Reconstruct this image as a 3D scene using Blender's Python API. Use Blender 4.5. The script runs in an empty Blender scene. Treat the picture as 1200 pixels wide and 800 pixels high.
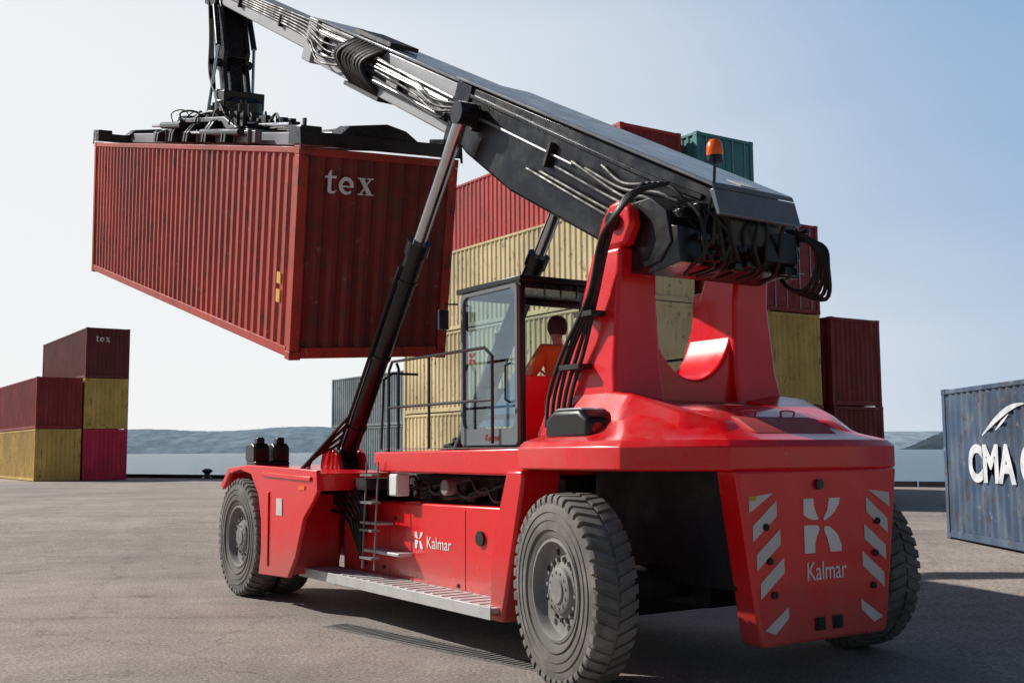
import bpy, bmesh, math, random
from mathutils import Vector, Matrix
random.seed(7)
R=math.radians
sc=bpy.context.scene
COL=sc.collection
# ------------------------------------------------------------------ materials
def newmat(name):
    m=bpy.data.materials.new(name);m.use_nodes=True
    nt=m.node_tree;b=nt.nodes["Principled BSDF"];return m,nt,b
def nd(nt,t,**kw):
    n=nt.nodes.new(t)
    for k,v in kw.items():
        if k in n.inputs: n.inputs[k].default_value=v
        else: setattr(n,k,v)
    return n
def ramp(nt,src,p0,c0,p1,c1):
    r=nd(nt,'ShaderNodeValToRGB');e=r.color_ramp.elements
    e[0].position=p0;e[0].color=(*c0,1) if len(c0)==3 else c0
    e[1].position=p1;e[1].color=(*c1,1) if len(c1)==3 else c1
    nt.links.new(src,r.inputs[0]);return r
def mixc(nt,fac,a,b,mode='MIX'):
    m=nd(nt,'ShaderNodeMix',data_type='RGBA',blend_type=mode)
    L=nt.links
    if hasattr(fac,'links'): L.new(fac,m.inputs[0])
    else: m.inputs[0].default_value=fac
    for s,i in ((a,6),(b,7)):
        if hasattr(s,'links'): L.new(s,m.inputs[i])
        else: m.inputs[i].default_value=(*s,1)
    return m.outputs[2]
def paint(name,col,rough=.4,metal=0,dirt=.35,dirtcol=(.16,.13,.11),scale=1.5,rust=0,streak=1,bump=0,coat=0,scuff=0,low=0):
    m,nt,b=newmat(name);L=nt.links
    tc=nd(nt,'ShaderNodeTexCoord');mp=nd(nt,'ShaderNodeMapping');mp.inputs['Scale'].default_value=(streak,streak,1)
    L.new(tc.outputs['Object'],mp.inputs[0])
    n1=nd(nt,'ShaderNodeTexNoise',Scale=scale,Detail=5.,Roughness=.65);L.new(mp.outputs[0],n1.inputs[0])
    r1=ramp(nt,n1.outputs[0],.45,(0,0,0),.78,(dirt,)*3)
    out=mixc(nt,r1.outputs[0],col,dirtcol)
    if rust:
        n3=nd(nt,'ShaderNodeTexNoise',Scale=scale*.35,Detail=2.);L.new(tc.outputs['Object'],n3.inputs[0])
        r3=ramp(nt,n3.outputs[0],.3,(.72,.72,.72),.7,(1.15,1.15,1.15))
        out=mixc(nt,1.0,out,r3.outputs[0],'MULTIPLY')
        n2=nd(nt,'ShaderNodeTexNoise',Scale=scale*2.6,Detail=6.,Roughness=.75);L.new(mp.outputs[0],n2.inputs[0])
        r2=ramp(nt,n2.outputs[0],.60-.08*rust,(0,0,0),.68-.07*rust,(.9,.9,.9))
        out=mixc(nt,r2.outputs[0],out,(.085,.035,.022))
    if scuff:
        n4=nd(nt,'ShaderNodeTexNoise',Scale=scale*5,Detail=4.,Roughness=.7);L.new(tc.outputs['Object'],n4.inputs[0])
        out=mixc(nt,ramp(nt,n4.outputs[0],.64,(0,0,0),.70,(scuff,)*3).outputs[0],out,(.45,.33,.30))
    if low:
        sp=nd(nt,'ShaderNodeSeparateXYZ');L.new(tc.outputs['Object'],sp.inputs[0])
        ml=nd(nt,'ShaderNodeMath',operation='MULTIPLY_ADD');L.new(n1.outputs[0],ml.inputs[0]);ml.inputs[1].default_value=-1.0;L.new(sp.outputs[2],ml.inputs[2])
        out=mixc(nt,ramp(nt,ml.outputs[0],.0,(low,)*3,.55,(0,0,0)).outputs[0],out,(.22,.15,.13))
    L.new(out,b.inputs['Base Color'])
    rr=ramp(nt,n1.outputs[0],.35,(rough*.85,)*3,.75,(min(1,rough*1.6),)*3);L.new(rr.outputs[0],b.inputs['Roughness'])
    b.inputs['Metallic'].default_value=metal
    if coat: b.inputs['Coat Weight'].default_value=coat;b.inputs['Coat Roughness'].default_value=.08
    if bump:
        bp=nd(nt,'ShaderNodeBump',Strength=bump,Distance=.02);L.new(n1.outputs[0],bp.inputs['Height']);L.new(bp.outputs[0],b.inputs['Normal'])
    return m
M={}
M['red']=paint('red_paint',(.78,.003,.008),.27,0,.10,(.40,.04,.04),2.2,coat=.3,scuff=.12,low=.42)
M['redtop']=paint('dusty_red_paint',(.78,.004,.010),.26,0,.45,(.52,.19,.17),1.2,coat=.4,scuff=.18)
M['dustred']=paint('dust_covered_deck',(.50,.06,.055),.7,0,.9,(.50,.30,.27),2.0)
M['black']=paint('black_paint',(.010,.010,.012),.24,0,.25,(.05,.045,.04),3)
M['rubber']=paint('rubber',(.010,.010,.010),.5,0,.4,(.035,.03,.028),4)
M['tyre']=paint('dusty_tyre',(.12,.113,.105),.9,0,.9,(.28,.26,.24),3,bump=.35)
M['rim']=paint('grey_rim',(.19,.185,.18),.5,0,.7,(.33,.31,.29),6)
M['grey']=paint('grey_boom_paint',(.15,.16,.18),.25,.1,.4,(.28,.28,.28),2.5,coat=.3)
M['silver']=paint('silver_paint',(.40,.41,.43),.34,.15,.7,(.12,.12,.12),3)
M['chrome']=paint('chrome_rod',(.62,.62,.64),.14,1,.15,(.3,.3,.3),6)
M['pipe']=paint('steel_pipe',(.26,.26,.27),.3,.5,.4,(.08,.08,.08),8)
M['white']=paint('white_paint',(.78,.78,.77),.45,0,.3,(.50,.46,.45),3)
M['wornwhite']=paint('worn_white_paint',(.68,.70,.72),.55,0,.8,(.16,.20,.25),3.5,scuff=.1)
M['step']=paint('worn_aluminium',(.55,.55,.55),.45,.2,.6,(.28,.26,.24),4)
M['cabgrey']=paint('cab_grey',(.30,.32,.35),.35,0,.3,(.2,.2,.2),3)
M['doorgrey']=paint('grey_door_frame',(.17,.18,.20),.35,0,.3,(.12,.12,.12),3)
M['dark']=paint('dark_machinery',(.010,.010,.012),.6,0,.5,(.03,.026,.024),4)
M['reflect']=paint('reflective_tape',(.62,.59,.59),.35,0,.4,(.44,.38,.36),8)
M['orangelens']=paint('orange_lens',(.9,.13,.01),.2,0,.05,(.5,.1,.02),3)
M['redlens']=paint('red_lens',(.45,.01,.01),.15,0,.1,(.2,.02,.02),3)
M['lens']=paint('clear_lens',(.6,.6,.62),.1,.3,.1,(.3,.3,.3),3)
M['yellow']=paint('yellow_paint',(.70,.42,.03),.5,0,.4,(.3,.2,.08),3)
M['hivis']=paint('orange_jacket',(1.0,.19,.02),.8,0,.3,(.85,.11,.01),6)
M['skin']=paint('skin',(.50,.29,.20),.5,0,.1,(.4,.2,.15),6)
M['trouser']=paint('navy_trousers',(.02,.025,.045),.8,0,.2,(.05,.05,.06),6)
M['hair']=paint('brown_hair',(.03,.02,.015),.7,0,.1,(.08,.05,.03),20)
def glassmat(name,add,tint):
    m=bpy.data.materials.new(name);m.use_nodes=True;nt=m.node_tree;nt.nodes.clear();L=nt.links
    o=nd(nt,'ShaderNodeOutputMaterial');mx=nd(nt,'ShaderNodeMixShader');t=nd(nt,'ShaderNodeBsdfTransparent');g=nd(nt,'ShaderNodeBsdfGlossy')
    t.inputs[0].default_value=tint;g.inputs['Roughness'].default_value=.02;g.inputs[0].default_value=(.95,.97,1,1)
    lw=nd(nt,'ShaderNodeLayerWeight');lw.inputs[0].default_value=.5
    p=nd(nt,'ShaderNodeMath',operation='POWER');p.inputs[1].default_value=4.;L.new(lw.outputs['Facing'],p.inputs[0])
    a=nd(nt,'ShaderNodeMath',operation='MULTIPLY_ADD');a.inputs[1].default_value=.55;a.inputs[2].default_value=add;a.use_clamp=True;L.new(p.outputs[0],a.inputs[0])
    L.new(a.outputs[0],mx.inputs[0]);L.new(t.outputs[0],mx.inputs[1]);L.new(g.outputs[0],mx.inputs[2]);L.new(mx.outputs[0],o.inputs[0])
    return m
M['glass']=glassmat('clear_glass',.03,(.93,.97,.97,1))
M['doorglass']=glassmat('blue_tinted_door_glass',.13,(.74,.88,.97,1))
# ------------------------------------------------------------------ mesh builder
class MB:
    def __init__(s): s.v=[];s.f=[];s.m=[]
    def add(s,vs,fs,mi=0):
        o=len(s.v);s.v+= [tuple(v) for v in vs];s.f+=[tuple(i+o for i in f) for f in fs];s.m+=[mi]*len(fs);return s
    def box(s,x0,x1,y0,y1,z0,z1,mi=0,M4=None):
        vs=[Vector((x,y,z)) for x in (x0,x1) for y in (y0,y1) for z in (z0,z1)]
        if M4: vs=[M4@v for v in vs]
        return s.add(vs,[(0,1,3,2),(4,6,7,5),(0,4,5,1),(2,3,7,6),(0,2,6,4),(1,5,7,3)],mi)
    def prism(s,poly,axis,a,b,mi=0,M4=None):
        n=len(poly)
        def P(p,t): return {'x':(t,p[0],p[1]),'y':(p[0],t,p[1]),'z':(p[0],p[1],t)}[axis]
        vs=[Vector(P(p,a)) for p in poly]+[Vector(P(p,b)) for p in poly]
        if M4: vs=[M4@v for v in vs]
        fs=[tuple(range(n)),tuple(range(2*n-1,n-1,-1))]+[(i,(i+1)%n,n+(i+1)%n,n+i) for i in range(n)]
        return s.add(vs,fs,mi)
    def tube(s,pts,r,seg=10,mi=0,caps=True,r2=None):
        pts=[Vector(p) for p in pts];n=len(pts);rings=[]
        t=(pts[1]-pts[0]).normalized();u=t.orthogonal().normalized()
        for i,p in enumerate(pts):
            if i==0:t=(pts[1]-p)
            elif i==n-1:t=p-pts[i-1]
            else:t=(pts[i+1]-p).normalized()+(p-pts[i-1]).normalized()
            t=t.normalized();u=(u-t*u.dot(t)).normalized();w=t.cross(u)
            rr=r if r2 is None else r+(r2-r)*i/(n-1)
            rings.append([p+(u*math.cos(2*math.pi*k/seg)+w*math.sin(2*math.pi*k/seg))*rr for k in range(seg)])
        vs=[v for rg in rings for v in rg];fs=[]
        for i in range(n-1):
            for k in range(seg):
                k2=(k+1)%seg;fs.append((i*seg+k,i*seg+k2,(i+1)*seg+k2,(i+1)*seg+k))
        if caps: fs+=[tuple(range(seg-1,-1,-1)),tuple((n-1)*seg+k for k in range(seg))]
        return s.add(vs,fs,mi)
    def hose(s,pts,r,seg=8,mi=0,sub=6):
        P=[Vector(p) for p in pts];P=[P[0]*2-P[1]]+P+[P[-1]*2-P[-2]];out=[]
        for i in range(1,len(P)-2):
            for k in range(sub):
                t=k/sub;a,b,c,d=P[i-1:i+3]
                out.append(.5*((2*b)+(c-a)*t+(2*a-5*b+4*c-d)*t*t+(-a+3*b-3*c+d)*t**3))
        out.append(P[-2]);return s.tube(out,r,seg,mi)
    def lathe(s,prof,c=(0,0,0),seg=48,mi=0,axis='y',closed=False):
        vs=[];n=len(prof)
        for k in range(seg):
            a=2*math.pi*k/seg
            for r,h in prof:
                v=(r*math.cos(a),h,r*math.sin(a)) if axis=='y' else ((r*math.cos(a),r*math.sin(a),h) if axis=='z' else (h,r*math.cos(a),r*math.sin(a)))
                vs.append(Vector(v)+Vector(c))
        fs=[]
        for k in range(seg):
            k2=(k+1)%seg
            for i in range(n if closed else n-1):
                j=(i+1)%n;fs.append((k*n+i,k*n+j,k2*n+j,k2*n+i))
        return s.add(vs,fs,mi)
    def obj(s,name,parent=None,mats=('red',),bevel=0,smooth=False,ml=None,sub=0,ang=35,recalc=True,seg=2):
        me=bpy.data.meshes.new(name);me.from_pydata(s.v,[],s.f)
        for m in mats: me.materials.append(M[m] if isinstance(m,str) else m)
        me.polygons.foreach_set('material_index',s.m)
        if recalc:
            bm=bmesh.new();bm.from_mesh(me);bmesh.ops.recalc_face_normals(bm,faces=bm.faces);bm.to_mesh(me);bm.free()
        if smooth or bevel or sub:
            me.shade_smooth();me.set_sharp_from_angle(angle=R(ang))
        o=bpy.data.objects.new(name,me);COL.objects.link(o)
        if bevel:
            md=o.modifiers.new('bevel','BEVEL');md.width=bevel;md.segments=seg;md.limit_method='ANGLE';md.angle_limit=R(28 if ang>=35 else ang)
        if sub:
            md=o.modifiers.new('sub','SUBSURF');md.levels=sub;md.render_levels=sub
        if parent: o.parent=parent
        if ml is not None: o.matrix_local=ml
        return o
def empty(name,parent=None,mw=None,label=None,cat=None,group=None):
    o=bpy.data.objects.new(name,None);o.empty_display_size=.3;COL.objects.link(o)
    if parent:o.parent=parent
    if mw is not None:
        if parent:o.matrix_local=mw
        else:o.matrix_world=mw
    if label:o['label']=label
    if cat:o['category']=cat
    if group:o['group']=group
    return o
def frame(origin,x,y):
    x=Vector(x).normalized();y=Vector(y).normalized();z=x.cross(y)
    m=Matrix((x,y,z)).transposed().to_4x4();m.translation=Vector(origin);return m
def text(name,s,w,h,origin,x,y,parent,mat='white',bold=0.):
    cu=bpy.data.curves.new(name,'FONT');cu.body=s;cu.size=1;cu.offset=bold;cu.extrude=.01
    t=bpy.data.objects.new('tmp_text',cu);COL.objects.link(t);bpy.context.view_layer.update()
    me=bpy.data.meshes.new_from_object(t.evaluated_get(bpy.context.evaluated_depsgraph_get()))
    bpy.data.objects.remove(t)
    xs=[v.co.x for v in me.vertices];ys=[v.co.y for v in me.vertices]
    x0,x1,y0,y1=min(xs),max(xs),min(ys),max(ys)
    for v in me.vertices:
        v.co.x=(v.co.x-(x0+x1)/2)/(x1-x0)*w;v.co.y=(v.co.y-y0)/(y1-y0)*h;v.co.z=.004 if v.co.z>0 else 0
    me.materials.clear();me.materials.append(M[mat])
    o=bpy.data.objects.new(name,me);COL.objects.link(o);o.parent=parent;o.matrix_local=frame(origin,x,y);return o
def texword(hgt,origin,x,y,parent):
    c=MB();T=.004
    def q(pts): c.prism(pts,'z',0,T)
    def P(pts): q([(a*hgt,b*hgt) for a,b in pts])
    P([(.20,.16),(.42,.16),(.42,1.32),(.34,1.32),(.20,1.08)]);
    P([(0,.86),(.1999,.86),(.1999,1.0),(0,.96)]);P([(.4201,.86),(.72,.86),(.72,1.0),(.4201,1.0)])
    P([(.20,.159),(.42,.159),(.50,.12),(.60,.12),(.74,.2),(.74,.12),(.62,0),(.46,-.03),(.30,.0),(.22,.07)])
    cx,cy,ro,ri=1.36,.48,.51,.28;n=22;a0,a1=0.0,R(318)
    for i in range(n):
        p,q2=a0+(a1-a0)*i/n,a0+(a1-a0)*(i+1)/n
        f1=lambda a,r:(cx+r*math.cos(a)*.92,cy+r*math.sin(a))
        k=1 if i<n-6 else 1-(i-(n-6))/7;rr_=ri+(ro-ri)*(1-k)*.8
        P([f1(p,ro),f1(q2,ro),f1(q2,rr_),f1(p,rr_)])
    P([(cx-.26,cy-.0),(cx+.47,cy-.0),(cx+.47,cy-.09),(cx-.26,cy-.09)])
    X0=2.08
    P([(X0+.10,.93),(X0+.40,.93),(X0+.92,.07),(X0+.62,.07)])
    P([(X0+.76,.93),(X0+.86,.93),(X0+.535,.505),(X0+.49,.57)]);P([(X0+.14,.07),(X0+.25,.07),(X0+.50,.40),(X0+.45,.47)])
    for a,b_ in ((0,.5),(.60,1.0)): P([(X0+a,.9301),(X0+b_,.9301),(X0+b_,1.0),(X0+a,1.0)])
    for a,b_ in ((0,.40),(.52,1.04)): P([(X0+a,.0),(X0+b_,.0),(X0+b_,.0699),(X0+a,.0699)])
    o=c.obj('lettering',parent,('white',));o.matrix_local=frame(origin,x,y);return o
# ------------------------------------------------------------------ camera
f,pitch,roll,h=1300,.09802,-.006522,2.025
fw=Vector((0,math.cos(pitch),math.sin(pitch)));r0=Vector((1,0,0));u0=r0.cross(fw)
rt=math.cos(roll)*r0+math.sin(roll)*u0;up=-math.sin(roll)*r0+math.cos(roll)*u0
cam=bpy.data.objects.new('camera',bpy.data.cameras.new('camera'));COL.objects.link(cam)
mm=Matrix((rt,up,-fw)).transposed().to_4x4();mm.translation=(0,0,h);cam.matrix_world=mm
cam.data.sensor_width=36;cam.data.lens=36*f/1200;cam.data.clip_end=30000;cam.data.clip_start=.05
sc.camera=cam
# ------------------------------------------------------------------ light
S=Vector((-.93,.36,0)).normalized();el=R(37)
Sd=Vector((S.x*math.cos(el),S.y*math.cos(el),math.sin(el)))
sun=bpy.data.objects.new('sun',bpy.data.lights.new('sun','SUN'));COL.objects.link(sun)
sun.data.energy=5.0;sun.data.angle=R(.5);sun.data.color=(1,.95,.88)
sun.rotation_euler=(-Sd).to_track_quat('-Z','Y').to_euler()
w=bpy.data.worlds.new('World');sc.world=w;w.use_nodes=True;nt=w.node_tree;L=nt.links
bg=nt.nodes['Background'];sky=nd(nt,'ShaderNodeTexSky',sky_type='NISHITA')
sky.sun_disc=False;sky.sun_elevation=el;sky.sun_rotation=math.atan2(S.x,S.y)%(2*math.pi);sky.dust_density=.4;sky.air_density=1.0;sky.ozone_density=1.5
tc=nd(nt,'ShaderNodeTexCoord')
dt=nd(nt,'ShaderNodeVectorMath',operation='DOT_PRODUCT');dt.inputs[1].default_value=(-.95,.62,-.85);L.new(tc.outputs['Generated'],dt.inputs[0])
mp=nd(nt,'ShaderNodeMapping');mp.inputs['Scale'].default_value=(1.2,2.0,4);mp.inputs['Rotation'].default_value=(0,.5,.3);L.new(tc.outputs['Generated'],mp.inputs[0])
nz=nd(nt,'ShaderNodeTexNoise',Scale=1.3,Detail=5.,Roughness=.5);L.new(mp.outputs[0],nz.inputs[0])
ad=nd(nt,'ShaderNodeMath',operation='MULTIPLY_ADD');L.new(nz.outputs[0],ad.inputs[0]);ad.inputs[1].default_value=.4;L.new(dt.outputs['Value'],ad.inputs[2])
mr=nd(nt,'ShaderNodeMapRange');mr.interpolation_type='SMOOTHSTEP';L.new(ad.outputs[0],mr.inputs[0])
mr.inputs[1].default_value=-.10;mr.inputs[2].default_value=.90;mr.inputs[3].default_value=.05;mr.inputs[4].default_value=1.0
sxyz=nd(nt,'ShaderNodeSeparateXYZ');L.new(tc.outputs['Generated'],sxyz.inputs[0])
fr_=nd(nt,'ShaderNodeMapRange');fr_.interpolation_type='SMOOTHSTEP';L.new(sxyz.outputs[1],fr_.inputs[0]);fr_.inputs[1].default_value=.1;fr_.inputs[2].default_value=.68
hz=nd(nt,'ShaderNodeMapRange');hz.interpolation_type='SMOOTHSTEP';L.new(sxyz.outputs[2],hz.inputs[0]);hz.inputs[1].default_value=.36;hz.inputs[2].default_value=.62;hz.inputs[3].default_value=1;hz.inputs[4].default_value=0
thin=mixc(nt,mr.outputs[0],(5.4,9.1,14.2),(19.4,19.6,19.7))
k=nd(nt,'ShaderNodeMath',operation='MULTIPLY');L.new(fr_.outputs[0],k.inputs[0]);L.new(hz.outputs[0],k.inputs[1])
k2=nd(nt,'ShaderNodeMath',operation='MULTIPLY');k2.inputs[1].default_value=.88;L.new(k.outputs[0],k2.inputs[0])
L.new(mixc(nt,k2.outputs[0],sky.outputs[0],thin),bg.inputs[0]);bg.inputs[1].default_value=.05
sc.view_settings.view_transform='Standard';sc.view_settings.look='None';sc.view_settings.exposure=0
# ------------------------------------------------------------------ ground, water, hills
def ss(a,b,x):
    t=max(0,min(1,(x-a)/(b-a)));return t*t*(3-2*t)
def gz(X,Y):
    zB=.5*ss(20,34,Y);zA=.25*ss(8,11.2,X+.3*Y);return zB+zA*(1-zB/.5)
def edge(X): return 54.8-.66*X
def groundmat():
    m,nt,b=newmat('worn_asphalt');L=nt.links;tc=nd(nt,'ShaderNodeTexCoord')
    def N(s,d=8.,r=.6):
        n=nd(nt,'ShaderNodeTexNoise',Scale=s,Detail=d,Roughness=r);L.new(tc.outputs['Object'],n.inputs[0]);return n.outputs[0]
    big=N(.22,5.,.6);mid=N(1.7,5.,.7);fine=N(26.,5.,.95)
    c=ramp(nt,mid,.3,(.300,.256,.228),.75,(.41,.36,.326)).outputs[0]
    c=mixc(nt,1.,c,ramp(nt,big,.38,(.80,.80,.81),.60,(1.12,1.11,1.09)).outputs[0],'MULTIPLY')
    c=mixc(nt,1.,c,ramp(nt,fine,.40,(.42,.42,.42),.60,(1.55,1.55,1.55)).outputs[0],'MULTIPLY')
    mp=nd(nt,'ShaderNodeMapping');mp.inputs['Rotation'].default_value=(0,0,R(-56));mp.inputs['Scale'].default_value=(.05,1.0,1);L.new(tc.outputs['Object'],mp.inputs[0])
    st=nd(nt,'ShaderNodeTexNoise',Scale=1.1,Detail=5.,Roughness=.7);L.new(mp.outputs[0],st.inputs[0])
    c=mixc(nt,1.,c,ramp(nt,st.outputs[0],.34,(.84,.84,.85),.46,(1,1,1)).outputs[0],'MULTIPLY')
    bl=N(.9,5.,.65);c=mixc(nt,1.,c,ramp(nt,bl,.27,(.58,.57,.57),.40,(1,1,1)).outputs[0],'MULTIPLY')
    vo=nd(nt,'ShaderNodeTexVoronoi',feature='DISTANCE_TO_EDGE',Scale=.11)
    wv=nd(nt,'ShaderNodeVectorMath',operation='ADD');L.new(tc.outputs['Object'],wv.inputs[0])
    nn=nd(nt,'ShaderNodeTexNoise',Scale=.9,Detail=6.,Roughness=.7);L.new(tc.outputs['Object'],nn.inputs[0]);L.new(nn.outputs['Color'],wv.inputs[1]);L.new(wv.outputs[0],vo.inputs[0])
    c=mixc(nt,1.,c,ramp(nt,vo.outputs[0],.0,(.74,.72,.71),.003,(1,1,1)).outputs[0],'MULTIPLY')
    L.new(c,b.inputs['Base Color']);b.inputs['Roughness'].default_value=.85
    bp=nd(nt,'ShaderNodeBump',Strength=.8,Distance=.015);L.new(fine,bp.inputs['Height']);L.new(bp.outputs[0],b.inputs['Normal']);return m
g=MB();xs=[-200,-160,-120]+[-100+i*2 for i in range(0,81)]+[70,80];nv=90
for X in xs:
    for j in range(nv+1):
        k=(j/nv)
        Y=-30+(edge(X)+30)*k;g.v.append((X,Y,gz(X,Y)))
    g.v.append((X,edge(X)+.02,-4))
n=nv+2
for i in range(len(xs)-1):
    for j in range(n-1): g.f.append((i*n+j,(i+1)*n+j,(i+1)*n+j+1,i*n+j+1));g.m.append(0)
o=g.obj('ground',mats=(groundmat(),),smooth=True);o['kind']='structure'
m,nt,b=newmat('sea_water');b.inputs['Base Color'].default_value=(.05,.12,.17,1);b.inputs['Roughness'].default_value=.22
tc=nd(nt,'ShaderNodeTexCoord');mp=nd(nt,'ShaderNodeMapping');mp.inputs['Scale'].default_value=(.35,1,1);nt.links.new(tc.outputs['Object'],mp.inputs[0])
nz=nd(nt,'ShaderNodeTexNoise',Scale=.8,Detail=5.,Roughness=.6);nt.links.new(mp.outputs[0],nz.inputs[0])
bp=nd(nt,'ShaderNodeBump',Strength=1.,Distance=1.2);nt.links.new(nz.outputs[0],bp.inputs['Height']);nt.links.new(bp.outputs[0],b.inputs['Normal'])
o=MB().add([(-12000,20,-1.6),(12000,20,-1.6),(12000,14000,-1.6),(-12000,14000,-1.6)],[(0,1,2,3)]).obj('water',mats=(m,));o['kind']='structure'
def hill(name,x0,x1,Y,hgt,col,seed,depth=900):
    m,nt,b=newmat(name+'_hazy_woodland');L=nt.links;tc=nd(nt,'ShaderNodeTexCoord');nz=nd(nt,'ShaderNodeTexNoise',Scale=.012,Detail=7.,Roughness=.7);L.new(tc.outputs['Object'],nz.inputs[0])
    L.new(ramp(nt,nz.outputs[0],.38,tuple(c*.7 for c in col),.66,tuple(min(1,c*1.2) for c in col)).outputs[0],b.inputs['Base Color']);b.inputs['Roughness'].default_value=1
    b.inputs['Specular IOR Level'].default_value=0
    rnd=random.Random(seed);ph=[(rnd.uniform(0,6),rnd.uniform(.4,1)) for _ in range(7)]
    N=220;g=MB();rows=9
    for i in range(N+1):
        t=i/N;X=x0+(x1-x0)*t
        e=ss(0,.12,t)*ss(0,.12,1-t)
        hh=sum(math.sin(t*(3+k*5.3)+p)*a/(1.4**k) for k,(p,a) in enumerate(ph))
        top=hgt*e*(.72+.13*hh)+rnd.uniform(-.012,.012)*hgt*e
        for j in range(rows):
            s=j/(rows-1);prof=math.sin(s*math.pi*.5)**.8
            g.v.append((X+rnd.uniform(-5,5),Y+depth*s,-3+top*prof))
    for i in range(N):
        for j in range(rows-1): g.f.append((i*rows+j,(i+1)*rows+j,(i+1)*rows+j+1,i*rows+j+1));g.m.append(0)
    o=g.obj(name,mats=(m,),smooth=True,ang=180);o['kind']='structure'
hill('distant_hills',-3400,-300,5200,175,(.22,.29,.36),3)  # air haze is painted into the bluish base colour
hill('far_hills',-2500,4000,7000,190,(.30,.38,.46),5)  # paler still, more distance haze painted into the colour
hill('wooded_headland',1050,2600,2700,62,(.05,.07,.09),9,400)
# ------------------------------------------------------------------ containers
def cmat(name,col,rust=.5,dirt=.5,dc=None,scuff=0):
    return paint(name,col,.5,0,dirt,dc or tuple(c*.45+.03 for c in col),1.1,rust,streak=2.2,scuff=scuff)
C={'rust':cmat('rust_red_container_paint',(.44,.036,.018),.55,.6,(.20,.026,.016),.35),
'rust_shaded_end':paint('shaded_rusted_end_paint',(.20,.014,.010),.5,0,.6,(.08,.012,.010),1.3,.95,streak=1.5,scuff=.25),  # rusty end paint, base darkened to put the end face's shade into it
'red':cmat('red_container_paint',(.48,.03,.025),.4,.5,None,.3),
'darkred':cmat('dark_red_container_paint',(.26,.016,.018),.4,.5,None,.3),
'maroon':cmat('maroon_container_paint',(.15,.014,.018),.3,.5),
'yellow':cmat('yellow_container_paint',(.68,.55,.30),.35,.6,(.48,.37,.19)),
'ochre':cmat('ochre_container_paint',(.64,.43,.11),.3,.5),
'teal':cmat('teal_container_paint',(.05,.24,.26),.2,.5),
'grey':cmat('grey_container_paint',(.22,.27,.29),.3,.6),
'pink':cmat('crimson_container_paint',(.66,.02,.09),.2,.3),
'navy':cmat('navy_container_paint',(.045,.082,.15),.5,.8,(.16,.20,.24),.4)}
def corr(lo,hi,depth,pitch):
    n=max(1,round((hi-lo)/pitch));p=(hi-lo)/n;pts=[]
    for i in range(n):
        s=lo+i*p;pts+= [(s,0),(s+p*.26,0),(s+p*.5,-depth),(s+p*.76,-depth)]
    pts.append((hi,0));return pts
def container(key,mw,L_=12.19,H=2.9,label='',group=None,door_near=False,name='shipping_container',endkey=None):
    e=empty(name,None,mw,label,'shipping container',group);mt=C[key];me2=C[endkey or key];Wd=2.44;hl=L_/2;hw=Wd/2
    g=MB()
    for sx in (-1,1):
        for sy in (-1,1):
            x0,x1=sorted((sx*hl,sx*(hl-.14)));y0,y1=sorted((sy*hw,sy*(hw-.14)))
            g.box(x0,x1,y0,y1,.12,H-.12)
            a0,a1=sorted((sx*(hl+.004),sx*(hl-.178)));b0,b1=sorted((sy*(hw+.004),sy*(hw-.162)))
            g.box(a0,a1,b0,b1,0,.118);g.box(a0,a1,b0,b1,H-.118,H)
    for sy in (-1,1):
        y0,y1=sorted((sy*(hw-.003),sy*(hw-.09)))
        g.box(-hl+.178,hl-.178,y0,y1,.03,.16);g.box(-hl+.178,hl-.178,y0,y1,H-.10,H-.015)
    for sx in (-1,1):
        x0,x1=sorted((sx*(hl-.003),sx*(hl-.09)))
        g.box(x0,x1,-hw+.162,hw-.162,.02,.17);g.box(x0,x1,-hw+.162,hw-.162,H-.12,H-.012)
    g.obj('frame',e,(mt,),bevel=.008)
    g=MB();g.box(-hl+.1,hl-.1,-hw+.1,hw-.1,.12,.15)
    k=-hl+.4
    while k<hl-.3: g.box(k,k+.05,-hw+.09,hw-.09,.03,.118);k+=.6
    g.obj('floor',e,('dark',))
    for sy in (1,-1):
        g=MB();pr=corr(-hl+.14,hl-.14,.036,.28);n=len(pr)
        vs=[(x,sy*(hw-.02+d),z) for z in (.15,H-.09) for x,d in pr]
        g.add(vs,[(i,i+1,n+i+1,n+i) for i in range(n-1)]);g.obj('side_panel',e,(mt,))
    g=MB();pr=corr(-hl+.08,hl-.08,.02,.21);n=len(pr)
    g.add([(x,y,H-.03+d) for y in (-hw+.08,hw-.08) for x,d in pr],[(i,i+1,n+i+1,n+i) for i in range(n-1)]);g.obj('roof_panel',e,(mt,))
    for sx in (-1,1):
        isdoor=(sx==-1)==door_near
        g=MB()
        if not isdoor:
            pr=corr(-hw+.14,hw-.14,.045,.24);n=len(pr)
            g.add([(sx*(hl-.025+d),y,z) for z in (.165,H-.11) for y,d in pr],[(i,i+1,n+i+1,n+i) for i in range(n-1)]);g.obj('end_panel',e,(me2,))
        else:
            for s in (-1,1):
                d=MB();y0,y1=sorted((s*.01,s*(hw-.15)));x0,x1=sorted((sx*(hl-.07),sx*(hl-.03)))
                d.box(x0,x1,y0,y1,.18,H-.13)
                for q in range(4):
                    zz=.3+q*(H-.6)/4;x2,x3=sorted((sx*(hl-.03),sx*(hl-.018)));d.box(x2,x3,y0+.08,y1-.08,zz,zz+(H-.6)/4-.14)
                do=d.obj('door',e,(mt,),bevel=.006)
                for yy in (.3,.82):
                    b=MB();b.tube([(sx*(hl+.002),s*yy,.12),(sx*(hl+.002),s*yy,H-.1)],.018,8);b.box(*sorted((sx*(hl-.005),sx*(hl+.015))),*sorted((s*yy,s*(yy+.2))),1.25,1.28);bo=b.obj('lock_rod',e,('silver',));
    return e
yaw,pt,rl=2.154,.2393,.05768;H=2.9
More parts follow.
